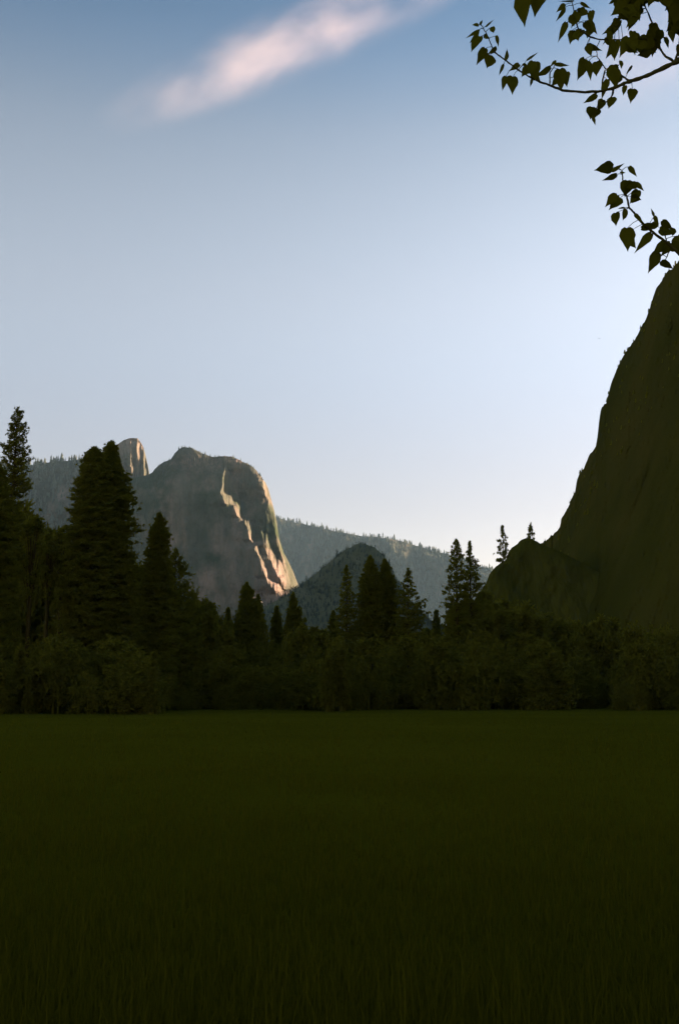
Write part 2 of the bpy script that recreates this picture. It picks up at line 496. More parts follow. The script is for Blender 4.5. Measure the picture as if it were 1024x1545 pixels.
# ------------------------------------------------------------------ ground
gx = np.concatenate([-np.geomspace(6800, 12, 44), np.linspace(-10, 10, 21), np.geomspace(12, 6800, 44)])
gy = np.concatenate([-np.geomspace(400, 4, 16), np.linspace(-2, 40, 60), np.geomspace(42, 6800, 60)])
GX, GY = np.meshgrid(gx, gy, indexing='ij')
GZ = np.array([noise.fractal(Vector((a / 30, b / 30, 3)), .9, 2, 4) * .12 if abs(a) < 300 and abs(b) < 300 else 0.0 for a, b in zip(GX.ravel(), GY.ravel())])
GV = np.stack([GX.ravel(), GY.ravel(), GZ], 1)
n, m = GX.shape
idx = np.arange(n * m).reshape(n, m)
q = np.stack([idx[:-1, :-1], idx[1:, :-1], idx[1:, 1:], idx[:-1, 1:]], -1).reshape(-1, 4)
ground = link('ground', np_mesh('ground', GV, q, True), M['meadow'])
tag(ground, 'dark flat meadow floor filling the lower third', 'ground', kind='structure')


def ground_z(x, y):
    return noise.fractal(Vector((x / 30, y / 30, 3)), .9, 2, 4) * .12


# grass
NG = 250000
u = RNG.random(NG)
dist = 1.0 / (1 / 3.2 + u * (1 / 140.0 - 1 / 3.2))
az = RNG.uniform(-R(48), R(48), NG)
bx = np.sin(az) * dist; by = np.cos(az) * dist
bz = np.array([ground_z(a, b) for a, b in zip(bx, by)]) - .02
patch = np.array([noise.noise(Vector((a / 3.5, b / 3.5, 0))) for a, b in zip(bx, by)])
tall = (RNG.random(NG) < .05) * RNG.uniform(.5, 1.3, NG)
hh = (1 + tall) * (.13 + .09 * patch) * RNG.uniform(.6, 1.3, NG)
wd = np.clip(.0025 + .0008 * dist, .003, .05)
th = RNG.uniform(0, 2 * math.pi, NG)
lean = RNG.uniform(.05, .45, NG) * hh
base = np.stack([bx, by, bz], 1)
side = np.stack([np.cos(th), np.sin(th), np.zeros(NG)], 1) * wd[:, None] * .5
ld = th + RNG.uniform(-1, 1, NG) + math.pi / 2
ldv = np.stack([np.cos(ld), np.sin(ld), np.zeros(NG)], 1)
midp = base + ldv * (lean * .3)[:, None]; midp[:, 2] += hh * .6
tip = base + ldv * lean[:, None]; tip[:, 2] += hh
V = np.stack([base - side, base + side, midp - side * .75, midp + side * .75, tip], 1).reshape(-1, 3)
o5 = np.arange(NG)[:, None] * 5
grass = link('grass', np_mesh('grass', V, [np.concatenate([o5 + 2, o5 + 3, o5 + 4], 1), np.concatenate([o5, o5 + 1, o5 + 3, o5 + 2], 1)]), M['grass'])
tag(grass, 'dark green meadow grass covering the open ground', 'grass', kind='stuff')


# ------------------------------------------------------------------ conifers
def blades(centers, n, length, width, rng, updir=.25, outward=None):
    """small needle sprays: n slim triangles round each centre"""
    c = np.repeat(centers, n, 0)
    k = len(c)
    d = rng.normal(size=(k, 3)); d[:, 2] += updir
    if outward is not None: d += np.repeat(outward, n, 0)
    d /= np.linalg.norm(d, axis=1, keepdims=True)
    s = np.cross(d, rng.normal(size=(k, 3))); s /= np.linalg.norm(s, axis=1, keepdims=True) + 1e-9
    L = length * rng.uniform(.6, 1.2, k)[:, None]
    W = width * rng.uniform(.7, 1.3, k)[:, None]
    a = c - d * L * .15
    V = np.stack([a + s * W * .3, c + d * L * .5 + s * W, c + d * L, c + d * L * .5 - s * W, a - s * W * .3], 1)
    return V.reshape(-1, 3), k


def blade_mesh(name, Vs):
    V = np.concatenate(Vs)
    k = len(V) // 5
    o = np.arange(k)[:, None] * 5
    return np_mesh(name, V, [np.concatenate([o + 0, o + 1, o + 3, o + 4], 1), np.concatenate([o + 1, o + 2, o + 3], 1)])


def conifer_geo(zs, wl, wr, htop, seed, style, unit):
    """zs: heights going down from the top; wl, wr: half widths there. unit: metres per photo unit. Returns limbs MB and blades V list"""
    rng = np.random.default_rng(seed)
    mb = MB(); Vs = []
    zs = np.asarray(zs, float); o = np.argsort(zs)
    zs = zs[o]; wl = np.asarray(wl)[o]; wr = np.asarray(wr)[o]
    zlow = zs[0]
    rt = max(.012 * htop, .08)
    bend = rng.normal(size=2) * .004 * htop
    tz = np.linspace(-.3, htop * .985, 14)
    def axis(z):
        f = np.sin(np.clip(z / htop, 0, 1) * math.pi)
        return np.array([bend[0] * f, bend[1] * f, z])
    mb.tube([axis(z) for z in tz], np.linspace(rt * 1.15, rt * .12, 14), 7)
    open_ = style == 'pine'
    dz = unit * (4.5 if open_ else 2.6)
    if style == 'small': dz = unit * 3.2
    z = zlow
    cents = []; outs = []
    while z < htop * .995:
        f = (z - zlow) / (htop - zlow)
        nb = int(rng.integers(4, 7)) if open_ else int(rng.integers(6, 9))
        a0 = rng.uniform(0, 2 * math.pi)
        for j in range(nb):
            a = a0 + j * 2 * math.pi / nb + rng.normal() * .3
            zz = z + rng.uniform(-.5, .5) * dz
            ca = math.cos(a)
            rise = (np.interp(f, [0, .45, 1], [-.18, .05, .7]) if open_ else np.interp(f, [0, .5, 1], [-.3, -.1, .25])) + rng.normal() * .08
            L_ = np.interp(zz, zs, wl); R_ = np.interp(zz, zs, wr)
            zl = zz + .45 * max(0, rise) * (L_ if ca < 0 else R_)     # the bough's tip is higher than its root
            L_ = np.interp(zl, zs, wl); R_ = np.interp(zl, zs, wr)
            base = (L_ if ca < 0 else R_)
            mean = .5 * (L_ + R_)
            rr = base * abs(ca) + mean * (1 - abs(ca))
            rr *= rng.uniform(.6, 1.12) if open_ else rng.uniform(.7, 1.12)
            rr = max(rr - unit * (.7 if open_ else 1.2), unit * .8)
            st = axis(zz)
            dirv = np.array([ca, math.sin(a), 0])
            ts = np.linspace(0, 1, 5)
            curve = .22 if open_ else .12
            pts = st[None] + dirv[None] * (rr * ts)[:, None]
            pts[:, 2] += rr * (rise * ts + curve * ts ** 2 * (1 if open_ else .6))
            if open_ or j % 2 == 0:
                mb.tube(pts, np.linspace(max(rt * .16, unit * .22), unit * .1, 5), 3, cap=False)
            nt_ = max(2, int(rr / unit * ((.85 - .4 * f) if open_ else .75)))
            for q in range(nt_):
                t = rng.uniform(.25, 1.0) ** .6 if open_ else rng.uniform(.12, 1.0) ** .7
                c = st + dirv * rr * t; c[2] += rr * (rise * t + curve * t * t * (1 if open_ else .6))
                spread = rr * .16 * (1.1 - .5 * t) + unit * .5
                c = c + rng.normal(size=3) * np.array([spread, spread, unit * .8])
                cents.append(c); outs.append(dirv * .7)
        z += dz * rng.uniform(.8, 1.2) * (1 if f < .8 else .75)
    cents.append(np.array([0, 0, htop - unit])); outs.append(np.array([0, 0, 1.]))
    cents.append(np.array([0, 0, htop - 2.5 * unit])); outs.append(np.array([0, 0, 1.]))
    cents = np.array(cents); outs = np.array(outs)
    if open_:
        V, k = blades(cents, 17, unit * 2.9, unit * .38, rng, .3, outs * .5)
    else:
        V, k = blades(cents, 18, unit * 3.4, unit * .42, rng, -.05, outs)
    Vs.append(V)
    return mb, Vs


def conifer(name, top, rows, D, label, seed, style='pine', ybase=None, z0=0.0, cat='tree', group=None):
    """top (X, Y); rows: (Y, xleft, xright) of the crown outline in the photo"""
    pb = P(top[0], top[1] + 30, D)
    unit = float(P(top[0] + 1, top[1] + 30, D)[0] - pb[0])
    root = empty(name, (float(pb[0]), D, z0))
    ht = float(P(top[0], top[1], D)[2]) - z0
    zs = [ht]; wl = [0.3 * unit]; wr = [0.3 * unit]
    for (y, a, b) in rows:
        zs.append(float(P(top[0], y, D)[2]) - z0)
        wl.append((top[0] - a) * unit); wr.append((b - top[0]) * unit)
    mb, Vs = conifer_geo(zs, wl, wr, ht, seed, style, unit)
    link('trunk', mb.mesh('trunk', True), M['bark'], root)
    link('crown', blade_mesh('crown', Vs), M['needles'], root)
    tag(root, label, cat, group or ('trees on the dark knoll' if z0 else 'conifers along the far edge of the meadow'))
    return root


conifer('pine_tree', (25.6, 614), [(625, 18.5, 33.5), (636, 15, 38), (647, 13, 42), (660, 10, 41), (671, 8, 45), (682, 2, 46), (690, 1, 54), (703, -3, 50), (708, -3, 56), (722, -4, 50), (738, -4, 60), (746, -2, 58), (756, 0, 45), (772, 0, 44), (800, 5, 46), (850, 3, 48), (1035, 0, 52)],
        118, 'tallest pine at the left edge, open airy spire against the sky', 11, 'pine')
conifer('conifer_tree', (-5, 694), [(708, -14, 6), (725, -22, 12), (750, -30, 18), (780, -36, 26), (850, -40, 30), (1035, -44, 32)], 112, 'dense dark conifer cut off by the left edge, beside the tall pine', 12, 'fir')
conifer('conifer_tree', (142, 674), [(678, 135, 149), (686, 129, 156), (698, 121.5, 160), (718, 117, 165), (739, 113, 168), (762, 110, 172), (785, 107, 175), (850, 100, 178), (1035, 94, 182)], 122, 'massive dark conifer left of the rock spire, the lower left of its two tops', 13, 'fir')
conifer('conifer_tree', (167, 665), [(669, 162, 173), (676, 157, 177), (682, 154, 178), (690, 150, 179), (706, 144, 185), (721, 140, 194), (735, 138, 197), (750, 135, 205), (767, 132, 209), (792, 130, 211), (815, 130, 208), (835, 130, 206), (850, 130, 216), (1035, 130, 224)], 125, 'massive dark conifer overlapping the rock spire, with the highest tufted top', 14, 'fir')
conifer('conifer_tree', (239.8, 773), [(778, 236, 244), (785, 233, 249), (802, 226, 255.5), (811, 225, 259), (828, 222, 258), (848, 218, 262), (900, 214, 268), (1035, 206, 276)], 130, 'narrow dense conifer with a blunt point, standing before the big grey cliff', 15, 'fir')
conifer('conifer_tree', (265, 827), [(834, 258, 270), (848, 254, 276), (863, 250, 291), (874, 250, 288), (886, 248, 294), (902, 245, 301), (1035, 236, 312)], 138, 'ragged shorter conifer leaning on the right side of the blunt-topped one', 16, 'pine')
conifer('conifer_tree', (372, 879), [(886, 367, 377), (893, 363, 383), (906, 361, 386), (919, 357, 392), (945, 352, 398), (990, 350, 400)], 165, 'small pointed conifer below the shadowed foot of the sunlit cliff', 17, 'fir')
conifer('conifer_tree', (389, 897), [(905, 385, 393), (919, 381, 398), (945, 376, 403), (990, 374, 404)], 172, 'thin little conifer just right of the small pointed one under the cliff', 18, 'fir')
conifer('conifer_tree', (344, 918), [(925, 341, 347), (940, 337, 351), (990, 334, 354)], 170, 'tiny dark conifer tip beside the round leafy treetop', 19, 'fir')
conifer('conifer_tree', (417, 915), [(922, 413, 421), (935, 409, 426), (990, 405, 430)], 175, 'low blunt conifer between the thin conifer and the slim spired one', 20, 'fir')
conifer('conifer_tree', (441.8, 894), [(904, 437, 447), (914, 435, 452), (925, 433, 457), (937, 431, 462), (990, 428, 466)], 168, 'slim spired conifer under the lower right end of the sunlit cliff', 21, 'fir')
conifer('conifer_tree', (503, 923), [(930, 499, 506), (945, 494, 511), (990, 492, 514)], 170, 'very small conifer at the left foot of the row below the pointed hill', 22, 'fir')
conifer('pine_tree', (522.5, 854), [(863, 517, 528), (872, 515, 530), (886, 513, 532.5), (901, 508, 537), (915, 505, 540), (940, 502, 542), (990, 500, 544)], 158, 'slender pine with a knobbly top, leftmost of the row below the pointed hill', 23, 'pine')
conifer('conifer_tree', (558.5, 839), [(844, 554, 562), (849, 550.6, 566), (863, 547, 570), (877, 541, 574), (894, 538, 578), (930, 534, 582), (990, 530, 585)], 160, 'full dark conifer in front of the pointed hill, tallest of its row', 24, 'fir')
conifer('conifer_tree', (580.5, 844), [(849, 577, 584), (854, 575, 588), (863, 572, 591), (873, 568, 596), (884, 566, 598.5), (900, 562, 601), (940, 558, 604), (990, 556, 606)], 162, 'full dark conifer joined to the right flank of the tallest in its row', 25, 'fir')
conifer('pine_tree', (615.7, 857), [(866, 610, 621), (875, 606, 623), (884, 603, 626), (893, 601, 633), (903, 600, 637), (911, 598, 643), (923, 598, 645), (937, 596, 647), (990, 596, 648)], 156, 'pine with stepped spreading boughs, standing before the far blue ridge', 26, 'pine')
conifer('conifer_tree', (658, 921), [(928, 655, 661), (940, 652, 664), (990, 648, 668)], 165, 'tiny conifer in the gap between the stepped pine and the twin pines', 27, 'fir')
conifer('pine_tree', (688.8, 813.5), [(825, 682, 696), (837, 678, 699), (854, 674, 702), (868, 672, 704), (887, 670, 706), (907, 667, 708), (928, 666, 710), (960, 665, 712), (1000, 668, 710)], 150, 'taller left one of the twin open pines left of the knoll', 28, 'pine')
conifer('pine_tree', (708.7, 818.5), [(831, 704.5, 714), (840, 703, 715), (848, 701, 720), (858, 699, 724), (870, 697, 729), (881, 695, 731), (900, 693, 734), (940, 692, 738), (1000, 690, 740)], 153, 'shorter right one of the twin open pines left of the knoll', 29, 'pine')
kz = float(P(757, 851, 405)[2])
conifer('pine_tree', (758, 794), [(800, 756, 760), (807, 754, 763), (821, 750, 767), (833, 749, 767), (848, 747, 768)], 405, 'lone thin pine on the left slope of the dark knoll', 30, 'pine', z0=kz - 1)
kz = float(P(800, 815, 408)[2])
conifer('pine_tree', (800.6, 793), [(799, 796, 804), (806, 794, 807), (811, 793, 807)], 408, 'short bushy pine on top of the dark knoll', 31, 'pine', z0=kz - 1)


# ------------------------------------------------------------------ leafy trees at the wood's edge
def leafy(top, halfw, yb, D, label, seed):
    rng = np.random.default_rng(seed)
    unit = D / F
    root = empty('leafy_tree', (float(P(top[0], top[1] + 10, D)[0]), D, 0))
    ht = float(P(top[0], top[1], D)[2]); zb = max(float(P(top[0], yb, D)[2]), .5)
    mb = MB()
    mb.tube([(0, 0, -.3), (.05, .02, zb), (0, .1, ht * .6), (.1, 0, ht * .85)], [.28, .24, .15, .04], 7)
    r = halfw * unit
    cs = []
    for k in range(34):
        a = rng.uniform(0, 2 * math.pi); f = rng.uniform(0, 1)
        rr = r * math.sin(math.acos(np.clip(2 * f - 1.15, -1, 1))) * rng.uniform(.4, .85)
        c = np.array([math.cos(a) * rr, math.sin(a) * rr, zb + (ht - zb) * (f * .88)])
        mb.tube([(0, 0, c[2] * .7), c * [.6, .6, .9], c], [.07, .05, .02], 3, False)
        nn = 46
        cs.append(c + rng.normal(size=(nn, 3)) * r * .17)
    cs = np.concatenate(cs)
    V, k = blades(cs, 5, unit * 3, unit * 1.0, rng, 0)
    link('trunk', mb.mesh('trunk', True), M['bark'], root)
    link('crown', blade_mesh('crown', [V]), M['needles'], root)
    tag(root, label, 'tree', 'leafy trees along the far edge of the meadow')
    return root


leafy((314, 899), 21, 985, 160, 'round leafy treetop between the ragged conifer and the small one', 41)
leafy((97, 787), 15, 900, 126, 'low rounded leafy tree left of the massive conifer', 42)
leafy((52, 770), 22, 900, 121, 'bushy leafy tree under the right side of the tallest pine', 43)
leafy((77, 796), 14, 900, 124, 'lower leafy tree between two taller bushy ones at left', 44)

# ------------------------------------------------------------------ woodland mass behind and between (one dark wood)
def variant(seed, kind):
    rng = np.random.default_rng(seed)
    if kind == 'fir':
        zs = [1, .9, .7, .4, .12]; w_ = [.006, .035, .085, .13, .16]
        mb, Vs = conifer_geo(zs, w_, w_, 1.0, seed, 'fir', .02)
        return mb, Vs[0]
    mb = MB(); mb.tube([(0, 0, -.02), (0, 0, .8)], [.02, .008], 5)
    cs = []
    for k in range(44):
        a = rng.uniform(0, 2 * math.pi); f = rng.uniform(.03, .95)
        rr = .42 * math.sqrt(max(0, 1 - (2 * f - .85) ** 2)) * rng.uniform(.25, 1.0)
        cs.append(np.array([math.cos(a) * rr, math.sin(a) * rr, f]) + rng.normal(size=(20, 3)) * rng.uniform(.035, .08))
    V, k = blades(np.concatenate(cs), 5, .05, .012, rng, 0)
    return mb, V


vars_ = [variant(100 + i, 'fir') for i in range(5)] + [variant(200 + i, 'leafy') for i in range(4)]
FX = [-60, 0, 30, 45, 60, 75, 97, 108, 150, 205, 222, 270, 292, 302, 335, 350, 400, 460, 500, 540, 600, 645, 665, 700, 735, 760, 850, 950, 1100]
FY = [745, 745, 765, 778, 796, 804, 798, 800, 805, 856, 858, 880, 902, 912, 928, 932, 932, 943, 944, 940, 936, 943, 938, 905, 890, 905, 930, 940, 950]
wood = MB(); woodV = []
rw = np.random.default_rng(77)
for k in range(490):
    X = rw.uniform(-70, 1110) if k < 430 else rw.uniform(-75, 240)
    D = rw.uniform(150, 260) if k % 3 else rw.uniform(132, 170)
    yt = np.interp(X, FX, FY) + abs(rw.normal()) * 14 + (rw.uniform(0, 70) if k % 3 == 0 else 4)
    yt = min(yt, 1015)
    if k >= 250:   # ragged fringe of small trees and bushes wandering in and out along the meadow
        D = 122 + 26 * noise.noise(Vector((X / 90, 3, 0))) + rw.uniform(0, 22)
        yt = 1050 - abs(rw.normal()) * 26 - 2 if rw.random() < .6 else rw.uniform(960, 1030)
        if k >= 430: D = rw.uniform(96, 114); yt = rw.uniform(965, 1035)
    H = float(P(X, yt, D)[2])
    leafyk = rw.random() < (.45 if k < 250 else .75)
    mb, V = vars_[rw.integers(5, 9)] if leafyk else vars_[rw.integers(0, 5)]
    a = rw.uniform(0, 6.28); ca, sa = math.cos(a), math.sin(a)
    wsc = H * (rw.uniform(.8, 1.1) if leafyk else rw.uniform(.9, 1.5))
    if leafyk: wsc = min(wsc, 8)
    if k >= 250 and leafyk: wsc = max(wsc, rw.uniform(2, 5))
    def tr(A):
        B = A.copy(); B[:, 0] = (A[:, 0] * ca - A[:, 1] * sa) * wsc; B[:, 1] = (A[:, 0] * sa + A[:, 1] * ca) * wsc; B[:, 2] = A[:, 2] * H
        return B + np.array([float(P(X, yt, D)[0]), D, 0])
    woodV.append(tr(V))
    woodV_t = mb
    Vt = tr(np.concatenate(mb.v))
    wood.add(Vt, np.concatenate(mb.t) if mb.t else None, np.concatenate(mb.q) if mb.q else None)
V = np.concatenate(woodV); k = len(V) // 5; o5 = np.arange(k)[:, None] * 5
wood.t.append(np.concatenate([o5 + 1, o5 + 2, o5 + 3], 1) + wood.n)
wood.q.append(np.concatenate([o5 + 0, o5 + 1, o5 + 3, o5 + 4], 1) + wood.n)
wood.v.append(V); wood.n += len(V)
wo = link('woodland', wood.mesh('woodland'), M['wood_leaf'])
tag(wo, 'dark unbroken belt of woodland along the far side of the meadow', 'woodland', kind='stuff')


# ------------------------------------------------------------------ far conifers on the ridges (masses)
def far_forest(name, front, count, h, label, seed, D, rim=None, rimn=0, vmax=1.0, wid=.17, mat='far_tree'):
    rng = np.random.default_rng(seed)
    n, m = front.shape[:2]
    pts = []
    for k in range(count):
        i = rng.uniform(0, n - 1.01); j = rng.uniform(0, (m - 1.01) * vmax)
        i0, j0 = int(i), int(j)
        pts.append(front[i0, j0] + (front[i0 + 1, j0] - front[i0, j0]) * (i - i0) + (front[i0, j0 + 1] - front[i0, j0]) * (j - j0))
    for k in range(rimn):
        i = rng.uniform(0, n - 1.01); i0 = int(i)
        pts.append(front[i0, 0] + (front[i0 + 1, 0] - front[i0, 0]) * (i - i0))
    pts = np.array(pts); c = len(pts)
    H = h * rng.lognormal(0, .36, c)
    # three-tier jagged cone, five sides
    prof = [(0.0, 1.0), (.30, .55), (.30, .85), (.62, .32), (.62, .58), (1.0, .02)]
    ns = 5
    V = []
    for (z, r) in prof:
        a = np.arange(ns) * 2 * math.pi / ns
        V.append(np.stack([np.cos(a) * r * wid, np.sin(a) * r * wid, np.full(ns, z)], 1))
    V = np.concatenate(V)
    q = []
    for l in range(len(prof) - 1):
        for s in range(ns): q.append((l * ns + s, l * ns + (s + 1) % ns, (l + 1) * ns + (s + 1) % ns, (l + 1) * ns + s))
    q = np.array(q)
    ang = rng.uniform(0, 6.28, c)
    jit = 1 + rng.normal(size=(c, len(V))) * .22
    ca, sa = np.cos(ang)[:, None], np.sin(ang)[:, None]
    ws = H * rng.uniform(.75, 1.35, c)
    X = (V[None, :, 0] * ca - V[None, :, 1] * sa) * jit * ws[:, None]
    Y = (V[None, :, 0] * sa + V[None, :, 1] * ca) * jit * ws[:, None]
    Z = V[None, :, 2] * H[:, None] - .1 * H[:, None]
    A = np.stack([X, Y, Z], -1) + pts[:, None]
    Q = (q[None] + (np.arange(c) * len(V))[:, None, None]).reshape(-1, 4)
    o = link(name, np_mesh(name, A.reshape(-1, 3), Q), M[mat])
    tag(o, label, 'forest', kind='stuff')
    return o


far_forest('forest', frF, 9000, 14, 'tiny conifers covering the far bluish ridge', 51, 4600, rimn=420)
far_forest('forest', lrF, 5200, 14, 'tiny conifers covering the hazy mountainside at far left', 52, 2700, rimn=420)
far_forest('forest', midF, 3200, 4.5, 'dark trees covering the pointed hill', 53, 1450, rimn=160)
sub = (cx > 236) & (cx < 398)
far_forest('scrub', cliffF[sub], 520, 4.2, 'scattered scrub and small trees on the rounded cliff top', 54, 2000, rimn=40, vmax=.13)
m0 = 8
inx = np.where(xr < 1090)[0]
far_forest('scrub', massA[inx[0]:inx[-1], m0:], 130, 2.0, 'sparse scrub clinging to the dark right cliff', 55, 500, rimn=30, vmax=.4, wid=.28, mat='needles')


# ------------------------------------------------------------------ cottonwood branches hanging in from the right
DL = 4.0
cot = empty('cottonwood_tree', (2.9, 5.0, 0))
tag(cot, 'cottonwood reaching in from the right, heart-shaped leaves hanging against the sky', 'tree')
TB = np.array([2.9, 5.0, 0.0])
rl = np.random.default_rng(5)


def leaf_geo(mb, b, t, wid, normal, rng):
    """heart-shaped pointed leaf from base b to tip t, width wid, facing normal"""
    ax = t - b; L = np.linalg.norm(ax); ax = ax / L
    sd = np.cross(ax, normal); sd /= np.linalg.norm(sd)
    nn = np.cross(sd, ax)
    prof = [(-.05, .34), (.03, .72), (.15, .96), (.30, 1.0), (.45, .86), (.60, .62), (.74, .36), (.86, .15), (1.0, .0)]
    fold = rng.uniform(.03, .22); curl = rng.uniform(-.12, .2); wob = rng.normal(size=2) * .06
    V = []
    for i, (s, p) in enumerate(prof):
        c = b + ax * (max(s, 0) * L) + nn * (curl * L * s * s)
        e = b + ax * (s * L) + nn * (curl * L * s * s + fold * p * wid * .5)
        wv = 1 + .06 * math.sin(i * 2.1 + wob[0] * 40)
        V += [e - sd * wid * .5 * p * wv * (1 + wob[0]), c, e + sd * wid * .5 * p * wv * (1 - wob[0])]
    q = []
    for i in range(len(prof) - 1):
        q += [(3 * i, 3 * i + 1, 3 * i + 4, 3 * i + 3), (3 * i + 1, 3 * i + 2, 3 * i + 5, 3 * i + 4)]
    mb.add(V, None, q)


def branch(name, stems, leaves, D, seed, trunk_link=None):
    """stems: lists of (X, Y, width) in photo units, with a depth offset; leaves: (bx,by,tx,ty,w)"""
    rng = np.random.default_rng(seed)
    wood_ = MB(); lf = MB()
    samples = []
    for st, d0 in stems:
        st = np.asarray(st, float)
        tt = np.linspace(0, len(st) - 1, len(st) * 4)
        xs = np.interp(tt, range(len(st)), st[:, 0]) + rng.normal(size=len(tt)) * .25
        ys = np.interp(tt, range(len(st)), st[:, 1]) + rng.normal(size=len(tt)) * .25
        ws = np.interp(tt, range(len(st)), st[:, 2]) * (1 + .12 * rng.normal(size=len(tt)))
        dd = D + d0 * np.linspace(0, 1, len(tt))
        p = np.stack([P(a, b_, d_) for a, b_, d_ in zip(xs, ys, dd)])
        wood_.tube(p, np.maximum(ws * 1.35, 1.5) * .5 * D / F, 6)
        samples += list(zip(xs, ys, dd))
    sm = np.array(samples)
    for (bx_, by_, tx_, ty_, w_) in leaves:
        k = np.argmin((sm[:, 0] - bx_) ** 2 + (sm[:, 1] - by_) ** 2)
        # leaf stalks rise towards the twig tip
        dist_ = math.hypot(sm[k, 0] - bx_, sm[k, 1] - by_)
        if dist_ > 34:
            pass
        d = sm[k, 2] + rng.normal() * .05
        b = P(bx_, by_, d)
        dt_ = rng.normal() * .018
        t = P(tx_, ty_, d + dt_)
        view = b - np.array([0, 0, CAMZ]); view /= np.linalg.norm(view)
        ax = (t - b) / np.linalg.norm(t - b)
        ph = rng.uniform(-.7, .7)
        nrm = Matrix.Rotation(ph, 3, Vector(ax)) @ Vector(-view)
        wid = w_ * d / F / math.cos(ph)
        leaf_geo(lf, b, t, wid, np.array(nrm), rng)
        s = P(sm[k, 0], sm[k, 1], sm[k, 2])
        if dist_ < 60:
            mp_ = (s + b) / 2 + np.array([0, 0, rng.uniform(0, .12) * np.linalg.norm(s - b)])
            wood_.tube([s, mp_, b], [1.2 * .5 * d / F, 1.0 * .5 * d / F, 1.0 * .5 * d / F], 4, False)
    wood_.v = [v - TB for v in wood_.v]; lf.v = [v - TB for v in lf.v]
    bo = link('branch', wood_.mesh('branch', True), M['twig'], cot)
    link('foliage', lf.mesh('foliage', True), M['leaf'], bo)
    return sm


def tA(l): return [(700 + a / 5.885, b / 5.885, 700 + c / 5.885, d / 5.885, w_ / 5.885) for a, b, c, d, w_ in l]
def tB(l): return [(850 + a / 5.885, b / 5.885, 850 + c / 5.885, d / 5.885, w_ / 5.885) for a, b, c, d, w_ in l]
def tC(l): return [(850 + a / 5.885, 100 + b / 5.885, 850 + c / 5.885, 100 + d / 5.885, w_ / 5.885) for a, b, c, d, w_ in l]
def tD(l): return [(860 + a / 5.152, 220 + b / 5.152, 860 + c / 5.152, 220 + d / 5.152, w_ / 5.152) for a, b, c, d, w_ in l]


LA = tA([(125, 218, 65, 225, 36), (140, 220, 165, 172, 26), (190, 235, 260, 170, 20), (250, 238, 268, 318, 58), (130, 268, 8, 355, 34), (125, 280, 38, 392, 42), (140, 325, 60, 468, 92),
         (175, 315, 235, 345, 42), (283, 318, 305, 425, 38), (285, 425, 205, 488, 48), (185, 430, 106, 582, 92), (225, 488, 190, 612, 132), (372, 532, 380, 430, 42), (350, 576, 280, 682, 36),
         (485, 570, 390, 642, 58), (368, 680, 326, 822, 62), (432, 682, 425, 848, 122), (555, 535, 657, 463, 24), (520, 568, 570, 590, 30), (570, 590, 500, 695, 85), (610, 545, 560, 690, 90),
         (625, 560, 640, 730, 120), (600, 640, 690, 715, 90), (600, 700, 580, 785, 30), (765, 600, 620, 690, 62), (812, 538, 758, 602, 30), (805, 570, 942, 583, 40), (845, 615, 862, 815, 135), (905, 650, 915, 782, 75),
         (835, 690, 765, 770, 70)])
LA2 = tA([(970, 8, 835, 15, 18), (892, 40, 812, 112, 52), (890, 70, 813, 198, 44), (902, 200, 830, 378, 66), (1000, 110, 955, 242, 95), (930, 150, 1010, 200, 60), (960, 275, 935, 398, 80), (1000, 280, 1015, 368, 85), (930, 285, 1020, 320, 60)])
LB = tB([(150, 25, 238, 82, 36), (190, 80, 140, 150, 90), (120, 95, 220, 120, 70), (245, 95, 238, 215, 72), (70, 130, 95, 238, 92), (215, 180, 322, 315, 72), (160, 265, 48, 390, 88), (110, 280, 125, 365, 75),
         (235, 260, 205, 352, 80), (180, 200, 250, 290, 70), (200, 408, 344, 452, 66), (215, 400, 246, 508, 80), (500, 180, 358, 392, 86), (480, 210, 330, 310, 70), (450, 368, 362, 528, 84), (465, 365, 462, 558, 105), (570, 330, 498, 505, 115),
         (600, 335, 632, 475, 110), (690, 380, 695, 512, 58), (795, 305, 785, 508, 140), (735, 315, 778, 482, 95), (900, 330, 926, 438, 46), (865, 318, 910, 352, 16), (955, 220, 985, 395, 92), (1012, 395, 1022, 525, 44),
         (505, 540, 510, 614, 42), (605, 585, 542, 667, 26), (450, 0, 382, 42, 34), (462, -5, 490, 84, 66), (520, -10, 500, 70, 60), (185, 525, 106, 730, 115), (215, 545, 222, 745, 75), (290, 548, 290, 684, 118),
         (480, 590, 360, 650, 70)])
LC = tC([(385, 118, 330, 294, 68), (290, 252, 152, 342, 62), (350, 298, 298, 405, 84), (250, 362, 228, 474, 112), (300, 385, 270, 470, 70), (258, 440, 273, 540, 36), (430, 276, 398, 390, 90), (545, 172, 530, 268, 52), (608, 202, 592, 326, 102),
         (440, 15, 470, 200, 135), (395, 10, 480, 70, 90), (500, 75, 440, 180, 80)])
LD = tD([(330, 165, 180, 183, 104), (322, 198, 414, 138, 36), (358, 222, 244, 277, 50), (385, 208, 430, 210, 22), (455, 162, 516, 248, 46), (440, 270, 418, 402, 118), (515, 300, 425, 330, 66), (505, 288, 574, 358, 44),
         (525, 345, 455, 462, 80), (475, 395, 552, 420, 76), (385, 405, 302, 492, 100), (365, 385, 265, 475, 80), (418, 480, 352, 491, 16), (350, 522, 360, 638, 78), (435, 498, 384, 594, 56), (648, 548, 625, 488, 22), (655, 545, 682, 645, 36),
         (550, 640, 690, 600, 62), (675, 600, 590, 660, 62), (440, 640, 440, 830, 130), (440, 700, 520, 800, 90), (625, 680, 498, 828, 74), (690, 650, 805, 690, 86), (712, 582, 802, 650, 60), (800, 640, 790, 706, 54), (745, 752, 610, 855, 84), (775, 755, 700, 866, 72),
         (675, 830, 602, 994, 96), (780, 760, 865, 830, 96), (705, 895, 800, 948, 62), (500, 530, 575, 610, 36), (830, 700, 900, 800, 120)])
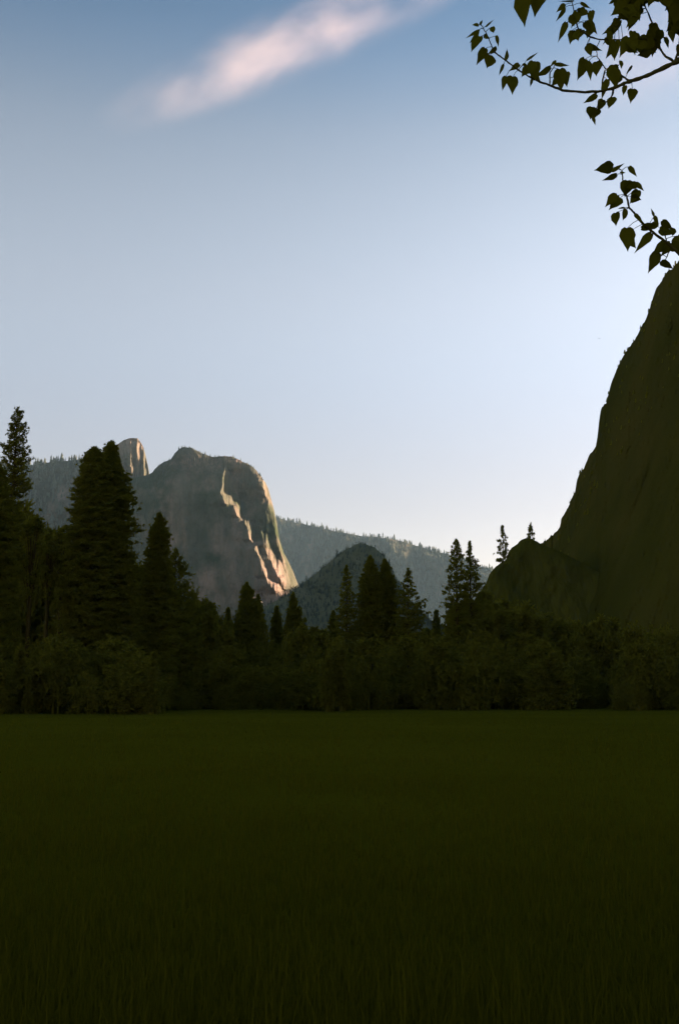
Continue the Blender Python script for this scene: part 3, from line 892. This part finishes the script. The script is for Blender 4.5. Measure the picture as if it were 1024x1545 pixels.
# the crowded top right corner
gaps = [(976, 24, 11), (989, 18, 12), (967, 42, 12), (1003, 26, 8), (999, 41, 9), (938, 54, 13), (933, 30, 5), (932, 64, 8)]
dense_l = []
tries = 0
while len(dense_l) < 110 and tries < 20000:
    tries += 1
    bx_ = rl.uniform(938, 1034); by_ = rl.uniform(-26, 44)
    if bx_ < 952 and by_ < 2 and rl.random() < .6: continue
    a = R(90) + rl.normal() * .55
    L = rl.uniform(22, 30); w_ = L * rl.uniform(.5, .78)
    cx_, cy_ = bx_ + math.cos(a) * L * .38, by_ + math.sin(a) * L * .38
    tx_, ty_ = bx_ + math.cos(a) * L, by_ + math.sin(a) * L
    if ty_ > 62 - abs(bx_ - 965) * .1: continue
    if any(math.hypot(cx_ - g[0], cy_ - g[1]) < g[2] + w_ * .28 or math.hypot(tx_ - g[0], ty_ - g[1]) < g[2] * .8 for g in gaps): continue
    dense_l.append((bx_, by_, tx_, ty_, w_))
poly = [(460, 120), (560, 40), (850, 40), (860, 260), (850, 470), (780, 500), (620, 480), (500, 500), (340, 360), (420, 250)]
poly = [(850 + a / 5.885, b / 5.885) for a, b in poly]
gaps += [(933, 57, 8), (935, 68, 4)]
more = 0; tries = 0
while more < 34 and tries < 20000:
    tries += 1
    bx_ = rl.uniform(905, 1000); by_ = rl.uniform(0, 80)
    a = R(90) + rl.normal() * .6; L = rl.uniform(20, 28); w_ = L * rl.uniform(.5, .8)
    cx_, cy_ = bx_ + math.cos(a) * L * .38, by_ + math.sin(a) * L * .38
    tx_, ty_ = bx_ + math.cos(a) * L, by_ + math.sin(a) * L
    ii = inpoly(np.array([cx_, tx_, bx_]), np.array([cy_, ty_ - 3, by_]), poly)
    if not ii.all(): continue
    if any(math.hypot(cx_ - g[0], cy_ - g[1]) < g[2] + w_ * .28 or math.hypot(tx_ - g[0], ty_ - g[1]) < g[2] * .8 for g in gaps): continue
    dense_l.append((bx_, by_, tx_, ty_, w_)); more += 1
MAIN = [(1085, 42, 9), (1024, 91, 6.6), (1008, 99, 6), (990, 107, 5.6), (966, 118, 5), (945, 124, 4.6), (928, 132, 3.8), (905, 138, 3.4), (880, 139, 3.2), (850, 137, 2.8), (835, 131, 2.6), (815, 124, 2.3), (800, 117, 2), (785, 108, 2), (770, 97, 1.8), (755, 86, 1.7), (745, 78, 1.6), (740, 66, 1.4), (734, 52, 1.2), (727, 40, 1)]
stemsM = [(MAIN, -.25),
          ([(1018, 94, 4), (1004, 86, 3), (996, 76, 2.6), (992, 60, 2.2), (985, 40, 2), (975, 15, 1.8), (962, -12, 1.5)], .1),
          ([(1016, 95, 4), (1022, 80, 3.2), (1026, 55, 3), (1016, 20, 2.2), (1008, -15, 2)], -.1),
          ([(952, 124, 3), (941, 117, 2.2), (928, 108, 1.8), (913, 104, 1.6), (905, 92, 1.5), (899, 84, 1.2)], 0),
          ([(925, 133, 2.6), (923, 144, 2.2), (917, 154, 1.6), (905, 152, 1.2), (899, 164, 1)], 0),
          ([(907, 138, 2.2), (908, 122, 2), (912, 106, 2)], 0),
          ([(829, 126, 2), (829, 110, 1.4), (836, 100, 1)], 0),
          ([(990, 60, 2.2), (960, 58, 2), (935, 60, 1.8), (905, 60, 1.6), (888, 55, 2), (872, 44, 1.6), (868, 30, 1.3), (865, 14, 1.1), (862, 2, 1)], 0),
          ([(905, 60, 1.3), (899, 72, 1), (900, 84, 1)], 0)]
branch('branch', stemsM, LA + LA2 + LB + LC + dense_l, DL, 61)
LOW = [(1080, 425, 7), (1040, 395, 4.6), (1024, 383, 3.8), (1005, 366, 3.4), (985, 351, 3), (971, 340, 3.2), (960, 327, 3), (955, 320, 2.4), (948, 313, 2.2), (946, 302, 2), (942, 288, 2), (939, 272, 1.6), (938, 257, 1.2)]
branch('branch', [(LOW, -.15), ([(1005, 366, 2), (1003, 356, 1.6), (1000, 350, 1)], 0), ([(1012, 372, 2), (1006, 386, 1.4), (1003, 392, 1)], 0)], LD, DL * .98, 62)
# a nearer sprig whose two big leaves hang at the top edge
LN = tA([(520, -95, 550, 256, 190), (645, -120, 632, 150, 200)])
branch('branch', [([(1060, -150, 9), (960, -95, 6), (870, -55, 4.5), (810, -35, 3.5), (790, -20, 2.5)], -.35)], LN, 2.75, 63)
# limbs that tie those branches to the trunk, and the rest of the crown above the picture
tr_ = MB()
tp = np.array([(0, 0, -.2), (.03, 0, 1.5), (-.02, .1, 3.2), (.05, .15, 5.2), (0, .2, 7.5), (.1, .2, 9.5)])
tr_.tube(tp, [.30, .24, .20, .16, .10, .03], 10)
link('trunk', tr_.mesh('trunk', True), M['bark'], cot)
lm = MB(); ll = MB()
ends = [P(1085, 42, 4.0) - TB, P(1080, 425, 3.92) - TB, P(1060, -150, 2.75) - TB]
for e in ends:
    hz = max(.8, e[2] - .9)
    lm.tube([(0, 0, hz), e * [.5, .5, 0] + [0, 0, (hz + e[2]) * .52], e], [.07, .045, .02], 6)
for k in range(60):
    a = rl.uniform(0, 6.28); h = rl.uniform(4.2, 9.6); r = rl.uniform(.6, 2.6) * (1 if h < 7.5 else .6)
    e = np.array([math.cos(a) * r, math.sin(a) * r, h + rl.uniform(.1, .9)])
    wp = e + TB - [0, 0, CAMZ]
    if wp[1] < .3: wp[1] = .3
    # keep clear of the open sky in the view
    xcam = wp[0] / (wp[1] * CT + wp[2] * ST)
    ycam = (wp[2] * CT - wp[1] * ST) / (wp[1] * CT + wp[2] * ST)
    if xcam < .56 and ycam < .80: continue
    lm.tube([(0, 0, h - .5), e * [.5, .5, 1] - [0, 0, .1], e], [.04, .025, .008], 5, False)
    for q in range(16):
        b = e * [1, 1, 1] + rl.normal(size=3) * .22
        t = b + np.array([rl.normal() * .03, rl.normal() * .03, -.07])
        leaf_geo(ll, b, t, .05, rl.normal(size=3), rl)
lo = link('branch', lm.mesh('branch', True), M['twig'], cot)
link('foliage', ll.mesh('foliage', True), M['leaf'], lo)

# ------------------------------------------------------------------ the speck in the sky: a small bird
bp_ = P(903, 511, 150.0)
bb = MB()
bb.tube([(-.11, 0, 0), (-.05, 0, .005), (.03, 0, .01), (.09, 0, .0), (.16, 0, 0)], [.006, .03, .034, .02, .012], 7)
for s in (-1, 1):
    bb.add([(.05, s * .02, .01), (-.06, s * .02, .01), (-.05, s * .14, .07), (.05, s * .13, .07), (-.03, s * .27, .05), (.0, s * .26, .05), (.01, s * .05, .03)],
           [(0, 6, 3), (6, 1, 2)], [(0, 1, 2, 3), (3, 2, 4, 5)])
bird = link('bird', bb.mesh('bird'), M['feather'])
bird.location = [float(c) for c in bp_]; bird.rotation_euler = (R(20), R(-35), R(60))
tag(bird, 'tiny dark bird in the empty sky left of the right cliff', 'bird')


# ------------------------------------------------------------------ clouds
def cloud(X0, Y0, X1, Y1, halfpx, D, dens, label, seed, nsc):
    a = P(X0, Y0, D); b = P(X1, Y1, D)
    c = (a + b) / 2; ax = Vector(b - a)
    L = ax.length / 2
    import bmesh
    bm = bmesh.new(); bmesh.ops.create_icosphere(bm, subdivisions=4, radius=1.0)
    me = bpy.data.meshes.new('cloud'); bm.to_mesh(me); bm.free()
    m = bpy.data.materials.new('cloud_vapour'); m.use_nodes = True
    nt = m.node_tree; nt.nodes.clear()
    out = N(nt, 'ShaderNodeOutputMaterial')
    pv = N(nt, 'ShaderNodeVolumePrincipled'); pv.inputs['Color'].default_value = (1, 1, 1, 1)
    pv.inputs['Anisotropy'].default_value = .1
    tc = N(nt, 'ShaderNodeTexCoord')
    ln = N(nt, 'ShaderNodeVectorMath', operation='LENGTH')
    # ragged body: the falloff is pulled about by noise
    mp = N(nt, 'ShaderNodeMapping'); mp.inputs['Scale'].default_value = nsc; mp.inputs['Location'].default_value = (seed, seed * .7, seed * .3)
    nz = N(nt, 'ShaderNodeTexNoise', Scale=1.0, Detail=7.0, Roughness=.52, Distortion=.25)
    nt.links.new(tc.outputs['Object'], ln.inputs[0])
    nt.links.new(tc.outputs['Object'], mp.inputs['Vector']); nt.links.new(mp.outputs['Vector'], nz.inputs['Vector'])
    m1 = N(nt, 'ShaderNodeMapRange', interpolation_type='SMOOTHSTEP')
    m1.inputs['From Min'].default_value = 1.0; m1.inputs['From Max'].default_value = .0
    nt.links.new(ln.outputs['Value'], m1.inputs['Value'])
    m2 = N(nt, 'ShaderNodeMapRange', interpolation_type='SMOOTHSTEP')
    m2.inputs['From Min'].default_value = .33; m2.inputs['From Max'].default_value = .78
    nt.links.new(nz.outputs['Fac'], m2.inputs['Value'])
    mu = N(nt, 'ShaderNodeMath', operation='MULTIPLY'); nt.links.new(m1.outputs[0], mu.inputs[0]); nt.links.new(m2.outputs[0], mu.inputs[1])
    mu2 = N(nt, 'ShaderNodeMath', operation='MULTIPLY'); nt.links.new(mu.outputs[0], mu2.inputs[0]); mu2.inputs[1].default_value = dens
    nt.links.new(mu2.outputs[0], pv.inputs['Density'])
    nt.links.new(pv.outputs[0], out.inputs['Volume'])
    o = link('cloud', me, m)
    o.location = [float(k) for k in c]
    hw = halfpx * D / F * 1.15
    o.scale = (L, hw, hw)
    o.rotation_euler = ax.to_track_quat('X', 'Z').to_euler()
    tag(o, label, 'cloud', 'clouds')
    return o


cloud(105, 207, 790, -86, 62, 4300, .0025, 'long pinkish wisp of cloud slanting across the top of the sky', 4.3, (3.4, 1.1, 1.1))
cloud(820, 150, 1240, -60, 110, 4600, .0007, 'faint pinkish cloud patch behind the leafy branches at top right', 6.0, (1.6, 1.2, 1.2))

# ------------------------------------------------------------------ haze
hz = MB()
x0, x1, y0, y1, z0, z1 = -7000, 7000, -600, 7000, -3.0, 1150
hz.add([(x0, y0, z0), (x1, y0, z0), (x1, y1, z0), (x0, y1, z0), (x0, y0, z1), (x1, y0, z1), (x1, y1, z1), (x0, y1, z1)], None,
       [(0, 3, 2, 1), (4, 5, 6, 7), (0, 1, 5, 4), (1, 2, 6, 5), (2, 3, 7, 6), (3, 0, 4, 7)])
hm = bpy.data.materials.new('haze'); hm.use_nodes = True
nt = hm.node_tree; nt.nodes.clear()
out = N(nt, 'ShaderNodeOutputMaterial')
pv = N(nt, 'ShaderNodeVolumePrincipled'); pv.inputs['Color'].default_value = (.45, .80, 1, 1)
pv.inputs['Density'].default_value = .000027; pv.inputs['Anisotropy'].default_value = .2
nt.links.new(pv.outputs[0], out.inputs['Volume'])
hazeo = link('haze', hz.mesh('haze'), hm)
tag(hazeo, 'thin evening haze filling the valley', 'haze', kind='stuff')

# ------------------------------------------------------------------ render settings
c = S.cycles
c.max_bounces = 6; c.diffuse_bounces = 3; c.volume_bounces = 1; c.transparent_max_bounces = 8
c.use_denoising = True
c.use_adaptive_sampling = True
c.adaptive_threshold = .01
c.sample_clamp_indirect = 10
